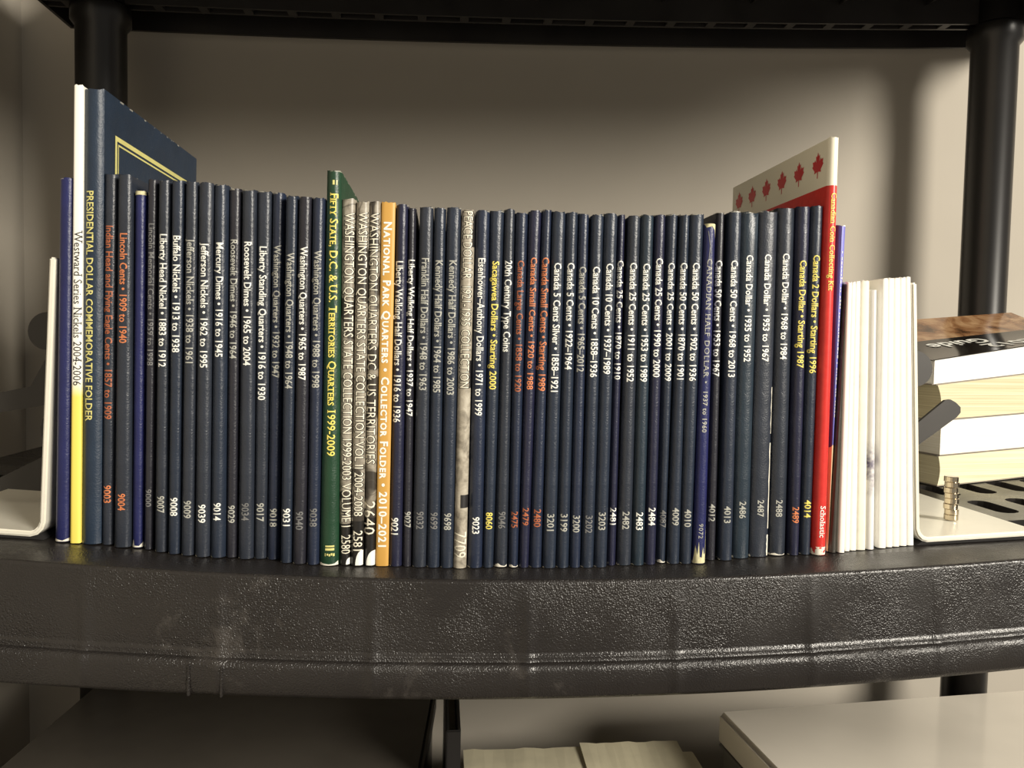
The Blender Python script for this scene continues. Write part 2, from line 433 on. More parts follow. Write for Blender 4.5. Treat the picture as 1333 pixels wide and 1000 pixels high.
# ------------------------------------------------------------------ lettering
_glyphs = {}
def text_data(body, bold=0.0, smallcaps=False, serif=False, spacing=1.0):
    key = (body, bold, smallcaps, serif, spacing)
    if key in _glyphs: return _glyphs[key]
    cu = bpy.data.curves.new('lettering', 'FONT'); cu.body = body; cu.resolution_u = 2
    cu.offset = bold; cu.space_character = spacing; cu.fill_mode = 'FRONT' if hasattr(cu, 'fill_mode') else 'BOTH'
    if smallcaps:
        cu.small_caps_scale = 0.78
        for f in cu.body_format: f.use_small_caps = True
    o = bpy.data.objects.new('lettering', cu); COL.objects.link(o)
    dg = bpy.context.evaluated_depsgraph_get(); dg.update()
    me = bpy.data.meshes.new_from_object(o.evaluated_get(dg))
    V = [(v.co.x, v.co.y) for v in me.vertices]; Fc = [tuple(p.vertices) for p in me.polygons]
    if serif:                                # short feet on the stem ends
        cnt = {}
        for p in Fc:
            for i in range(len(p)):
                e = tuple(sorted((p[i], p[(i+1) % len(p)]))); cnt[e] = cnt.get(e, 0)+1
        for (a, b), c in cnt.items():
            if c != 1: continue
            (xa, ya), (xb, yb) = V[a], V[b]
            L = abs(xa-xb)
            if abs(ya-yb) < 0.004 and 0.03 < L < 0.17 and (abs(ya) < 0.03 or ya > 0.45):
                x0, x1 = min(xa, xb)-0.085, max(xa, xb)+0.085; s = 0.055 if ya < 0.2 else -0.055
                k = len(V); V += [(x0, ya), (x1, ya), (x1, ya+s), (x0, ya+s)]; Fc.append((k, k+1, k+2, k+3))
    bpy.data.objects.remove(o); bpy.data.curves.remove(cu); bpy.data.meshes.remove(me)
    me = bpy.data.meshes.new('lettering'); me.from_pydata([(x, y, 0) for x, y in V], [], Fc)
    bm = bmesh.new(); bm.from_mesh(me)
    for i in range(-2, 9):                   # cut across so that the letters can follow a rounded spine
        bmesh.ops.bisect_plane(bm, geom=bm.verts[:]+bm.edges[:]+bm.faces[:], plane_co=(0, 0.1*i+0.013, 0), plane_no=(0, 1, 0))
    bm.to_mesh(me); bm.free()
    V = [(v.co.x, v.co.y) for v in me.vertices]; Fc = [tuple(p.vertices) for p in me.polygons]; bpy.data.meshes.remove(me)
    _glyphs[key] = (V, Fc); return V, Fc
def spine_text(name, body, parent, prof, xc_fun, z0, z1, cap, mat, off=0.00016, **kw):
    """lettering that reads down the spine from z0 to z1, following its curve"""
    V, Fc = text_data(body, **kw)
    xs = [v[0] for v in V]; xa, xb = min(xs), max(xs)
    out = []
    for (tx, ty) in V:
        z = z0 + (tx-xa)/(xb-xa)*(z1-z0)
        x = xc_fun(z) + (ty-0.36)/0.72*cap
        out.append((x, prof(x, z)-off, z))
    return mobj(name, out, Fc, mat, parent)

# ------------------------------------------------------------------ books in the row
ROW = []
def row(kind, bl, br, tl, tr, yt, yb, title=None, ty=None, num=None, ny=None, tc=WHITE_TXT, nc=None, mat=None,
        label='', **kw):
    ROW.append(dict(kind=kind, bl=bl, br=br, tl=tl, tr=tr, yt=yt, yb=yb, title=title, ty=ty, num=num, ny=ny, tc=tc,
                    nc=nc or tc, mat=mat, label=label, **kw))
W, S, D_, O, DO, Yl = WHITE_TXT, SILVER_TXT, DIM_TXT, ORANGE_TXT, DORANGE_TXT, YELLOW_TXT
N = NAVY
def nav(bl, br, tl, tr, yt, yb, title, t0, t1, num, n0, n1, tc, nc, mi, label, **kw):
    row('navy', bl, br, tl, tr, yt, yb, title, (t0, t1), num, (n0, n1), tc, nc, N[mi], label, **kw)

row('plain', 69.3, 89.2, 74.7, 93.8, 232.5, 707.8, mat=ROYAL, label='royal blue blank-spined coin folder beside a white bookend', mb=700)
row('white', 90.7, 104, 94.2, 106.8, 111, 708.5, 'Westward Series Nickels 2004-2006', (301, 503), tc=BLACK_TXT, mat=mat_westward(),
    label='tall thin folder with spine white above and yellow below', serif=True, cap=0.0042, xoff=0.0006, flat=True)
row('pres', 104.8, 130, 107.3, 133, 116, 710, 'PRESIDENTIAL DOLLAR COMMEMORATIVE FOLDER', (250, 550), tc=GILT_TXT, mat=PRES,
    label='tall slate blue folder with gilt spine title and gilt cover frame', cap=0.0040, depth=0.164, xoff=-0.0012)
nav(130.5, 146.8, 133.5, 151.3, 227, 710.5, 'Indian Head and Flying Eagle Cents \u2022 1857 to 1909', 295, 547, '9003', 633, 656, DO, O, 2, 'navy coin folder with dull copper lettering, flying eagle cents 1857 to 1909')
nav(147.3, 168.3, 151.7, 170.7, 228, 714, 'Lincoln Cents \u2022 1909 to 1940', 305, 448, '9004', 644, 666, O, O, 2, 'navy coin folder with copper lettering, cents 1909 to 1940, numbered 9004')
row('plain', 170.2, 185.5, 173.6, 189, 249, 712, mat=ROYAL, label='short royal blue blank-spined coin folder next to number 9004', pale_top=True)
nav(186.3, 198.6, 190.5, 204, 235, 716.5, 'Lincoln Memorial Cents \u2022 1959 to 1998', 292, 477, '9000', 638, 661, D_, D_, 4, 'dark navy coin folder with dull grey lettering, cents 1959 to 1998, numbered 9000')
nav(199.5, 217.4, 204, 221.5, 236, 720, 'Liberty Head Nickel \u2022 1883 to 1912', 306, 479, '9007', 647, 669, W, S, 2, 'navy coin folder with white lettering, liberty head nickels 1883 to 1912')
nav(217.5, 233.9, 222, 238.7, 236, 722.5, 'Buffalo Nickels \u2022 1913 to 1938', 308, 460, '9008', 649, 673, W, W, 0, 'navy coin folder with white lettering, buffalo nickels 1913 to 1938')
nav(234.3, 252.2, 239.6, 256.9, 237, 724.5, 'Jefferson Nickels \u2022 1938 to 1961', 312, 474, '9009', 653, 676, S, S, 2, 'navy coin folder with silvery lettering, nickels 1938 to 1961, numbered 9009')
nav(252.8, 271.7, 257.3, 276.5, 239, 726.5, 'Jefferson Nickels \u2022 1962 to 1995', 317, 480, '9039', 658, 682, W, W, 2, 'navy coin folder with white lettering, nickels 1962 to 1995, numbered 9039')
nav(272.3, 292, 277, 295.5, 241, 727.5, 'Mercury Dimes \u2022 1916 to 1945', 317, 466, '9014', 656, 679, W, W, 0, 'navy coin folder with white lettering, mercury dimes 1916 to 1945')
nav(293.3, 308, 297, 312.8, 247, 727, 'Roosevelt Dimes \u2022 1946 to 1964', 313, 468, '9029', 659, 682, S, S, 4, 'dark navy coin folder with half-rubbed lettering, dimes 1946 to 1964')
nav(309, 329, 313.8, 332.8, 248, 729, 'Roosevelt Dimes \u2022 1965 to 2004', 316, 477, '9034', 656, 679, W, D_, 2, 'wide navy coin folder with white lettering, dimes 1965 to 2004')
nav(329.6, 346.6, 333.3, 352.7, 250, 728, 'Liberty Standing Quarters \u2022 1916 to 1930', 322, 522, '9017', 656, 680, W, S, 2, 'navy coin folder with white lettering, standing liberty quarters 1916 to 1930')
nav(346.8, 363.6, 353.3, 369.8, 252, 729, 'Washington Quarters \u2022 1932 to 1947', 320, 493, '9018', 663, 687, S, S, 1, 'navy coin folder with silvery lettering, quarters 1932 to 1947, numbered 9018')
nav(364.5, 380.3, 370.8, 386.8, 256, 734, 'Washington Quarters \u2022 1948 to 1964', 330, 507, '9031', 663, 686, S, W, 0, 'navy coin folder with silvery title and bright white number, quarters 1948 to 1964')
nav(380.6, 397.9, 387.8, 404.6, 257, 735.5, 'Washington Quarters \u2022 1965 to 1987', 322, 496, '9040', 667, 691, W, D_, 4, 'charcoal navy coin folder with white lettering, quarters 1965 to 1987')
nav(398.7, 415.8, 405.5, 423, 258, 736.5, 'Washington Quarters \u2022 1988 to 1998', 327, 506, '9038', 663, 687, S, D_, 1, 'navy coin folder next to the green folder, quarters 1988 to 1998, numbered 9038')
row('green', 416.3, 440.6, 423.8, 444, 222, 737.5, 'Fifty State, D.C. & U.S. Territories Quarters 1999-2009', (252, 595), tc=Yl, mat=GREEN,
    label='tall green folder with yellow serif title and gilt bars on the spine', serif=True, smallcaps=True, cap=0.0042, xoff=0.0004, bold=0.012)
row('coin', 441, 456.4, 444.3, 463, 259.5, 737, 'WASHINGTON QUARTERS STATE COLLECTION 1999-2003 VOLUME I', (278, 687), '2580', (698, 722), CREAM_TXT, mat=COIN[0],
    label='grey coin photo folder for 1999-2003, volume I, beside the green folder', cap=0.0050, ncap=0.005, xoff=0.0006, light=True)
row('coin', 456.8, 473, 463.5, 480, 263, 738, 'WASHINGTON QUARTERS STATE COLLECTION VOL II 2004-2008', (277, 673), '2581', (692, 718), CREAM_TXT, mat=COIN[1],
    label='grey coin photo folder for 2004-2008, volume II, numbered 2581', cap=0.0048, ncap=0.005, xoff=0.0004, light=True)
row('coin', 473.6, 489, 480.3, 495.6, 263.5, 738, 'WASHINGTON QUARTERS DC & US TERRITORIES', (278, 605), '2640', (654, 697), CREAM_TXT, mat=COIN[2],
    label='grey coin photo folder for DC and territories quarters, numbered 2640', cap=0.0050, ncap=0.0062, xoff=-0.0004, light=True)
row('gold', 489.5, 506, 496.2, 514, 264, 738, 'National Park Quarters \u2022 Collector Folder \u2022 2010\u20132021', (290, 713), tc=WHITE_TXT, mat=GOLD,
    label='mustard yellow folder with white capitals, national park quarters 2010 to 2021', smallcaps=True, cap=0.0042, bold=0.03, spacing=1.15, flat=True)
nav(507, 523.7, 515.3, 531, 267, 738.5, 'Liberty Walking Half Dollars \u2022 1916 to 1936', 341, 551, '9021', 675, 697, W, W, 3, 'violet navy coin folder, half dollars 1916 to 1936, beside the mustard folder', xoff=-0.0008)
nav(524.3, 536, 531.8, 541.5, 271, 738.5, 'Liberty Walking Half Dollars \u2022 1937 to 1947', 339, 543, '9027', 667, 688, W, S, 4, 'narrow dark navy coin folder, half dollars 1937 to 1947', cap=0.0034, turn=-7)
nav(537.3, 555.2, 546, 563.6, 270, 739.5, 'Franklin Half Dollars \u2022 1948 to 1963', 337, 509, '9032', 667, 690, S, D_, 2, 'creased navy coin folder with silvery lettering, half dollars 1948 to 1963')
nav(555.8, 573.4, 564.8, 580.6, 271, 740, 'Kennedy Half Dollars \u2022 1964 to 1985', 340, 512, '9699', 668, 690, S, D_, 0, 'navy coin folder with silvery lettering, half dollars 1964 to 1985')
nav(573.8, 590.7, 581.6, 600, 271, 740.5, 'Kennedy Half Dollars \u2022 1986 to 2003', 340, 515, '9698', 669, 691, S, S, 0, 'navy coin folder against the pale grey folder, half dollars 1986 to 2003')
row('peace', 591.3, 608, 601, 618.2, 274, 741, 'PEACE DOLLAR  1921-1935 COLLECTION', (276, 506), '7709', (694, 727), CREAM_TXT, mat=PEACE,
    label='pale grey coin photo folder for dollars 1921-1935, numbered 7709', cap=0.0050, ncap=0.0066, light=True)
nav(609.8, 628.6, 619.5, 637.4, 275, 740.5, 'Eisenhower\u2013Anthony Dollars \u2022 1971 to 1999', 337, 542, '9023', 674, 696, W, W, 1, 'navy coin folder, dollars 1971 to 1999, beside the pale grey folder')
nav(628.8, 643.5, 637.8, 656, 275, 740, 'Sacagawea Dollars \u2022 Starting 2000', 341, 508, '8060', 668, 690, Yl, Yl, 0, 'navy coin folder with yellow lettering, dollars starting 2000, numbered 8060')
nav(643.8, 662, 656.3, 670.8, 273, 739.5, '20th Century Type Coins', 340, 459, '9046', 667, 689, W, D_, 2, 'navy coin folder for 20th century type coins with scuffed foot')
nav(662.3, 676.3, 671.3, 688.1, 277, 740, 'Canada Large Cents \u2022 1858 to 1920', 340, 511, '2475', 667, 688, DO, DO, 1, 'navy coin folder with dull copper lettering, large cents 1858 to 1920')
nav(676.8, 690.1, 688.5, 704.8, 275, 740, 'Canada Small Cents \u2022 1920 to 1988', 336, 508, '2479', 662, 685, O, DO, 3, 'navy coin folder with copper lettering, small cents 1920 to 1988')
nav(690.3, 707.3, 705.5, 718.9, 274, 740, 'Canada Small Cents \u2022 Starting 1989', 336, 510, '2480', 664, 687, O, DO, 1, 'navy coin folder with copper lettering, small cents starting 1989')
nav(707.7, 724.6, 719.3, 736.4, 276, 740.5, 'Canada 5 Cents Silver \u2022 1858\u20131921', 343, 511, '3201', 670, 692, W, S, 0, 'navy coin folder, silver five cents 1858 to 1921, numbered 3201')
nav(725.3, 742.3, 736.8, 753.3, 277, 740.5, 'Canada 5 Cents \u2022 1922\u20131964', 343, 482, '3199', 670, 693, W, S, 0, 'navy coin folder, five cents 1922 to 1964, numbered 3199')
nav(742.5, 757.5, 753.5, 767.5, 279, 740, 'Canada 5 Cents \u2022 1965\u20132012', 348, 485, '3200', 672, 694, S, S, 1, 'navy coin folder with silvery lettering, five cents 1965 to 2012, numbered 3200')
nav(757.8, 774.6, 770.4, 786.7, 280, 740, 'Canada 10 Cents \u2022 1858\u20131936', 348, 492, '3202', 672, 695, W, D_, 0, 'navy coin folder, ten cents 1858 to 1936, numbered 3202')
nav(775, 791.5, 787.2, 804.4, 279, 739.5, 'Canada 10 Cents \u2022 1937\u20131989', 344, 488, '3203', 668, 691, W, S, 0, 'navy coin folder beside the narrow violet one, ten cents 1937 to 1989')
nav(791.7, 803.6, 804.8, 815, 280, 737, 'Canada 25 Cents \u2022 1870 to 1910', 340, 495, '2481', 662, 684, W, W, 3, 'narrow violet navy coin folder, twenty-five cents 1870 to 1910', cap=0.0034, turn=-7)
nav(805.2, 823.4, 818.7, 834.6, 282, 737, 'Canada 25 Cents \u2022 1911 to 1952', 343, 498, '2482', 667, 690, W, S, 2, 'navy coin folder, twenty-five cents 1911 to 1952, numbered 2482')
nav(824, 840.2, 835.5, 852, 280, 737, 'Canada 25 Cents \u2022 1953 to 1989', 344, 498, '2483', 668, 691, W, W, 5, 'teal navy coin folder, twenty-five cents 1953 to 1989, numbered 2483')
nav(840.5, 855.8, 852.8, 867.8, 280, 736, 'Canada 25 Cents \u2022 1990 to 2000', 337, 492, '2484', 662, 685, W, W, 3, 'violet navy coin folder, twenty-five cents 1990 to 2000, numbered 2484')
nav(856, 869.9, 868, 885.3, 280, 734, 'Canada 25 Cents \u2022 2001 to 2009', 343, 497, '4087', 665, 688, W, D_, 0, 'navy coin folder with chipped white foot, twenty-five cents 2001 to 2009')
nav(870.5, 886.8, 885.8, 898.9, 280, 735, 'Canada 50 Cents \u2022 1870 to 1901', 343, 495, '4009', 662, 685, W, S, 0, 'narrow-headed navy coin folder, fifty cents 1870 to 1901, numbered 4009')
nav(887.3, 902, 899.7, 917.5, 279, 735, 'Canada 50 Cents \u2022 1902 to 1936', 343, 497, '4010', 664, 687, W, S, 0, 'navy coin folder against the worn royal blue folder, fifty cents 1902 to 1936')
row('half', 904, 920.2, 917.9, 933, 292, 736, 'CANADIAN HALF DOLLAR \u2022', (338, 500), '9072', (683, 702), S, S, ROYAL,
    'short worn royal blue folder with frayed spine, half dollars 1937 to 1960', serif=True, cap=0.0030, ncap=0.0026, extra=('1937 to 1960', 511, 564, 0.0026), pale_top=True, spacing=1.15)
nav(920.5, 933, 933.2, 944, 277, 730, 'Canada 50 Cents \u2022 1953 to 1967', 340, 491, '4012', 657, 680, W, S, 4, 'dark navy coin folder, fifty cents 1953 to 1967, numbered 4012', xoff=-0.0003)
nav(937.8, 954.6, 949.8, 966, 276, 730.5, 'Canada 50 Cents \u2022 1968 to 2013', 340, 492, '4013', 660, 682, W, S, 0, 'navy coin folder, fifty cents 1968 to 2013, numbered 4013')
nav(955, 976.6, 966.2, 989, 277, 728, 'Canada Dollar \u2022 1935 to 1952', 333, 472, '2486', 654, 676, W, S, 5, 'wide navy coin folder with dented head, dollars 1935 to 1952')
nav(977, 1001.2, 989.4, 1013.3, 276, 726, 'Canada Dollar \u2022 1953 to 1967', 332, 472, '2487', 652, 674, W, S, 2, 'wide navy coin folder with torn white hinge, dollars 1953 to 1967')
nav(1002.3, 1024.4, 1013.8, 1036, 272, 724.5, 'Canada Dollar \u2022 1968 to 1984', 331, 469, '2488', 652, 674, W, S, 2, 'wide navy coin folder, dollars 1968 to 1984, numbered 2488')
nav(1027.8, 1042.7, 1038.3, 1056.5, 270, 724, 'Canada Dollar \u2022 Starting 1987', 340, 480, '2489', 661, 682, Yl, O, 3, 'violet navy coin folder with yellow lettering, dollars starting 1987')
nav(1043, 1058.8, 1057, 1074, 269, 723, 'Canada 2 Dollars \u2022 Starting 1996', 333, 487, '4014', 652, 675, Yl, Yl, 0, 'navy coin folder with yellow lettering, two dollars starting 1996, numbered 4014')
row('red', 1059.5, 1077.2, 1074.8, 1090.5, 179, 725, 'Canadian Coin Collecting Kit', (252, 380), 'Scholastic', (660, 701), Yl, W, mat_red(),
    'tall red book with white head, maple leaf row and yellow spine title', serif=True, cap=0.0034, ncap=0.0034, xoff=0.0006, bold=0.01, depth=0.150)
row('pamphlet', 1077.8, 1079.4, 1089.6, 1103.2, 294, 722, mat=mat_pamphlet(), label='periwinkle blue pamphlet with torn lower spine leaning on the red book', back=0.004)
row('dark', 1079.6, 1091.6, 1100.2, 1102.2, 371, 720.5, mat=DARKCOVER, label='dark brown thin booklet squeezed between blue pamphlet and white booklets', back=0.0)
GW = 'white booklets at the right end of the row'
lw = 'thin white blank-spined booklet next to the dark brown booklet'
row('white', 1092.2, 1100, 1103.0, 1109.0, 368, 720.5, mat=WHITECARD, label=lw, group=GW, mt=385, turn=6, flat=True)
row('white', 1100, 1106.5, 1109.0, 1114.0, 368, 718.5, mat=WHITECARD, label='second thin white booklet from the dark brown booklet', group=GW, turn=6, flat=True)
row('white', 1106.5, 1115, 1114.0, 1120.4, 367.5, 717.5, mat=WHITECARD, label='third thin white booklet from the dark brown booklet', group=GW, turn=5, flat=True)
row('white', 1115.6, 1127, 1121.4, 1132, 366, 717, mat=CREAMCARD, label='off-white booklet between thin white booklets and the stained booklet', group=GW, turn=3, flat=True)
row('white', 1127.5, 1140.8, 1132.8, 1144.2, 378, 716.5, mat=mat_stained(), label='shorter white booklet with purple stain on its spine', group=GW)
for i, (a, b, c, d, yt, yb) in enumerate(((1143.5, 1153.4, 1149, 1156.6, 364, 714.5), (1153.6, 1162, 1156.6, 1164, 363, 713.3), (1162, 1171, 1164, 1172, 362.5, 712.6),
                                          (1171, 1180.6, 1172, 1179.4, 362, 711.6), (1180.6, 1189.6, 1179.4, 1186.2, 361.5, 711))):
    row('white', a, b, c, d, yt, yb, mat=WHITECARD, label='plain bright white booklet between the stained booklet and the bookend with discs',
        group='five alike white booklets by the bookend', turn=6, flat=True)

_by = np.array([hit((b['bl']+b['br'])/2, b['yb']) for b in ROW])
_fit = np.polyfit(_by[:, 0], _by[:, 1], 3)
for i, b in enumerate(ROW):
    X, Y, Z = _by[i]
    ys = float(np.polyval(_fit, X)); b['Y'] = ys + max(-0.003, min(0.003, Y-ys)) + b.get('back', 0)
    b['mt'] = b.get('mt', 300 if b['yt'] < 300 else 385); b['mb'] = b.get('mb', 705)
    for k, yy in (('bl', 'mb'), ('br', 'mb'), ('tl', 'mt'), ('tr', 'mt')):
        b['X'+k] = float(onY(b[k], b[yy], b['Y'])[0])
    cxp = (b['bl']+b['br'])/2
    b['zt'] = float(onY((b['tl']+b['tr'])/2, b['yt'], b['Y'])[2])
    zb_, zt_ = float(onY(cxp, b['mb'], b['Y'])[2]), float(onY((b['tl']+b['tr'])/2, b['mt'], b['Y'])[2])
    # carry the measured sides to the foot and the head
    x0b, x0t, x1b, x1t = b['Xbl'], b['Xtl'], b['Xbr'], b['Xtr']
    zf_ = zs(X)
    ext = lambda xb, xt, z: xb + (xt-xb)*(z-zb_)/(zt_-zb_)
    b['zb'] = zf_
    b['L0'], b['R0'] = ext(x0b, x1b*0+b['Xtl'], zf_), ext(x1b, b['Xtr'], zf_)
    b['L1'], b['R1'] = ext(x0b, b['Xtl'], b['zt']), ext(x1b, b['Xtr'], b['zt'])
zref = 0.19
for a, b in zip(ROW, ROW[1:]):               # neighbours touch, never overlap
    def at(o, s, z): return o[s+'0'] + (o[s+'1']-o[s+'0'])*(z-o['zb'])/(o['zt']-o['zb'])
    for z in (0.0, zref):
        r, l = at(a, 'R', z), at(b, 'L', z)
        gap = l - r
        if gap < 0.0002:
            m = (r+l)/2; d = 0.0001
            for o, s, new in ((a, 'R', m-d), (b, 'L', m+d)):
                f0 = at(o, s, 0.0); f1 = at(o, s, zref)
                if z == 0.0: f0 = new
                else: f1 = new
                for q, zz in (('0', o['zb']), ('1', o['zt'])): o[s+q] = f0 + (f1-f0)*zz/zref

def px2z(b, y):
    return float(onY((b['bl']+b['br'])/2 + (705-y)/405*((b['tl']+b['tr'])/2-(b['bl']+b['br'])/2), y, b['Y'])[2]) - b['zb']
def build_book(b):
    h = b['zt']-b['zb']; depth = b.get('depth', 0.140 if h > 0.17 else 0.105)
    oX = (b['L0']+b['R0'])/2
    root = empty({'plain': 'coin_folder', 'navy': 'coin_folder', 'white': 'booklet', 'pres': 'coin_folder', 'green': 'coin_folder', 'coin': 'coin_folder',
                  'gold': 'coin_folder', 'peace': 'coin_folder', 'half': 'coin_folder', 'red': 'hardback_book', 'pamphlet': 'pamphlet',
                  'dark': 'booklet'}[b['kind']], (oX, b['Y'], max(zs(b['L0']), zs(b['R0']), b['zb'])+0.0003))
    if b['title'] and b['title'].startswith('Westward'): root.name = 'coin_folder'
    cat = 'book' if b['kind'] in ('red',) else 'booklet' if b['kind'] in ('white', 'pamphlet', 'dark') and not b['title'] else 'folder'
    tag(root, b['label'], cat, b.get('group') or ('coin folders standing in a row' if cat == 'folder' else None))
    l0, r0, l1, r1 = b['L0']-oX, b['R0']-oX, b['L1']-oX, b['R1']-oX
    sh = random.Random(hash(b['label']) if False else int(b['bl']*10))
    k = 0.0008 if b.get('flat') else sh.uniform(0.0021, 0.0034); p = 4.0 if b.get('flat') else sh.uniform(2.2, 3.4)
    turn = math.tan(math.radians(b.get('turn', sh.uniform(-2.2, 2.2))))
    def L(z): return l0+(l1-l0)*z/h
    def R(z): return r0+(r1-r0)*z/h
    def prof(x, z):
        u = (x-(L(z)+R(z))/2)/((R(z)-L(z))/2); u = max(-1, min(1, u))
        return k*abs(u)**p - turn*(x-(L(z)+R(z))/2)
    t = min(0.0012, (r0-l0)*0.3, (r1-l1)*0.3)
    us = [-1, -0.93, -0.82, -0.65, -0.4, 0, 0.4, 0.65, 0.82, 0.93, 1]
    nz = 12; V = []; Fc = []
    jag = [sh.uniform(-0.0006, 0.0004) for _ in us]
    if 'dented head' in b['label']: jag[6], jag[7], jag[8] = -0.0048, -0.0030, -0.0012   # a real notch
    for i in range(nz+1):
        zz = h*i/nz
        ring = []
        hwm = (R(zz)-L(zz))/2; c = (L(zz)+R(zz))/2
        ring.append((c-hwm, depth))
        for u in us: ring.append((c+u*hwm, prof(c+u*hwm, zz)))
        ring.append((c+hwm, depth)); ring.append((c+hwm-t, depth))
        ring.append((c+hwm-t, 0.004)); ring.append((c-hwm+t, 0.004)); ring.append((c-hwm+t, depth))
        for j, (x, y) in enumerate(ring):
            dz = jag[j-1] if i == nz and 1 <= j <= len(us) else 0
            V.append((x, y, zz+dz))
    m = len(us)+6
    for i in range(nz):
        for j in range(m):
            Fc.append((i*m+j, i*m+(j+1) % m, (i+1)*m+(j+1) % m, (i+1)*m+j))
    for base in (0, nz*m):                   # head and foot of the cover
        nu = len(us); o1, o2 = base+nu+1, base+0     # right back, left back
        ir_b, ir_f, il_f, il_b = base+nu+2, base+nu+3, base+nu+4, base+nu+5
        Fc.append((base+nu, o1, ir_b, ir_f)); Fc.append((o2, base+1, il_f, il_b))
        mid = base+1+nu//2
        Fc.append(tuple(range(base+1, mid+1))+(il_f,)); Fc.append(tuple(range(mid, base+nu+1))+(ir_f,)); Fc.append((mid, ir_f, il_f))
    cover_mat = b['mat']
    cov = mobj('cover', V, Fc, cover_mat, root, 38)
    ins = 0.0018
    PV = []
    for zz in (ins, h-ins):
        PV += [(L(zz)+t*1.05, 0.0045, zz), (R(zz)-t*1.05, 0.0045, zz), (R(zz)-t*1.05, depth-0.002, zz), (L(zz)+t*1.05, depth-0.002, zz)]
    mobj('pages', PV, [(0, 1, 2, 3), (4, 5, 6, 7), (0, 1, 5, 4), (1, 2, 6, 5), (2, 3, 7, 6), (3, 0, 4, 7)], PAGES, root)
    xo = b.get('xoff', 0.0)
    cf = lambda z: (L(z)+R(z))/2 + xo
    kw = dict(bold=b.get('bold', 0.0 if b.get('light') or b.get('serif') else 0.016), smallcaps=b.get('smallcaps', False), serif=b.get('serif', False), spacing=b.get('spacing', 1.0))
    cap = b.get('cap', min(0.0039, (r0-l0)*0.62))
    if b.get('light'):
        spine_text('title_outline', b['title'], root, prof, cf, px2z(b, b['ty'][0])+0.0003, px2z(b, b['ty'][1])-0.0003, cap*1.06, BLACK_TXT, off=0.00010, **dict(kw, bold=0.045))
    if b['title']:
        spine_text('spine_title', b['title'], root, prof, cf, px2z(b, b['ty'][0]), px2z(b, b['ty'][1]), cap, b['tc'], **kw)
    if b['num']:
        kn = dict(kw); kn['smallcaps'] = False
        if b['kind'] == 'half': kn['serif'] = False
        spine_text('publisher_name' if b['kind'] == 'red' else 'catalog_number', b['num'], root, prof, cf, px2z(b, b['ny'][0]), px2z(b, b['ny'][1]), b.get('ncap', cap), b['nc'], **kn)
    if b.get('extra'):
        s, a, e, c2 = b['extra']
        spine_text('spine_years', s, root, prof, cf, px2z(b, a), px2z(b, e), c2, b['tc'], bold=0.02, spacing=1.1)
    return dict(root=root, L=L, R=R, prof=prof, h=h, depth=depth, cov=cov, b=b, cf=cf)
def spine_patch(name, B, x0f, x1f, z0, z1, mat, n=8, off=0.00013):
    V = []; Fc = []
    for j, z in enumerate((z0, z1)):
        xa, xb = B['L'](z)+(B['R'](z)-B['L'](z))*x0f, B['L'](z)+(B['R'](z)-B['L'](z))*x1f
        for i in range(n+1):
            x = xa+(xb-xa)*i/n; V.append((x, B['prof'](x, z)-off, z))
    for i in range(n): Fc.append((i, i+1, n+2+i, n+1+i))
    return mobj(name, V, Fc, mat, B['root'])
def spine_shape(name, B, pts, mat, off=0.00015):
    """pts: (fraction across, height) outline"""
    bm = bmesh.new(); vs_ = [bm.verts.new((fx, z*100, 0)) for fx, z in pts]; bm.faces.new(vs_)
    bm.normal_update(); bmesh.ops.triangulate(bm, faces=bm.faces[:], ngon_method='EAR_CLIP')
    for i in range(1, 20):
        bmesh.ops.bisect_plane(bm, geom=bm.verts[:]+bm.edges[:]+bm.faces[:], plane_co=(i/20+0.003, 0, 0), plane_no=(1, 0, 0))
    bm.verts.index_update(); V = []
    for v in bm.verts:
        z = v.co.y/100; x = B['L'](z)+(B['R'](z)-B['L'](z))*v.co.x; V.append((x, B['prof'](x, z)-off, z))
    Fc = [tuple(v.index for v in f.verts) for f in bm.faces]; bm.free()
    return mobj(name, V, Fc, mat, B['root'])
BOOKS = [build_book(b) for b in ROW]
def find(s): return next(B for B in BOOKS if s in B['b']['label'])
FRAY = mat_plain('frayed_board', srgb(206, 200, 160), 0.85, 0.2, 400)
WHITEFRAY = mat_plain('torn_white_paper', srgb(225, 220, 205), 0.85, 0.1, 400)

# gilt frame on the right-hand cover of the tall blue folder
B = find('tall slate blue'); xs_ = lambda z: B['R'](z)+0.00015
def cover_line(B, y0, y1, z0, z1, mat, side='R', name='gilt_line'):
    s = 1 if side == 'R' else -1
    f = B[side]
    V = [(f(z)+s*0.00018, y, z) for (y, z) in ((y0, z0), (y1, z0), (y1, z1), (y0, z1))]
    return mobj(name, V, [(0, 1, 2, 3)], mat, B['root'])
H = B['h']; ti = 0.0205
for (iy, iz, wd) in ((0.0165, ti, 0.0026), (0.0205, ti+0.0040, 0.0010)):
    ze = H-iz
    cover_line(B, iy, 0.164-iy+0.008, ze-wd, ze, GILT_LINE)
    cover_line(B, iy, iy+wd, iz, ze-wd, GILT_LINE)
    cover_line(B, 0.164-iy+0.008-wd, 0.164-iy+0.008, iz, ze-wd, GILT_LINE)
    cover_line(B, iy, 0.164-iy+0.008, iz-wd, iz, GILT_LINE)
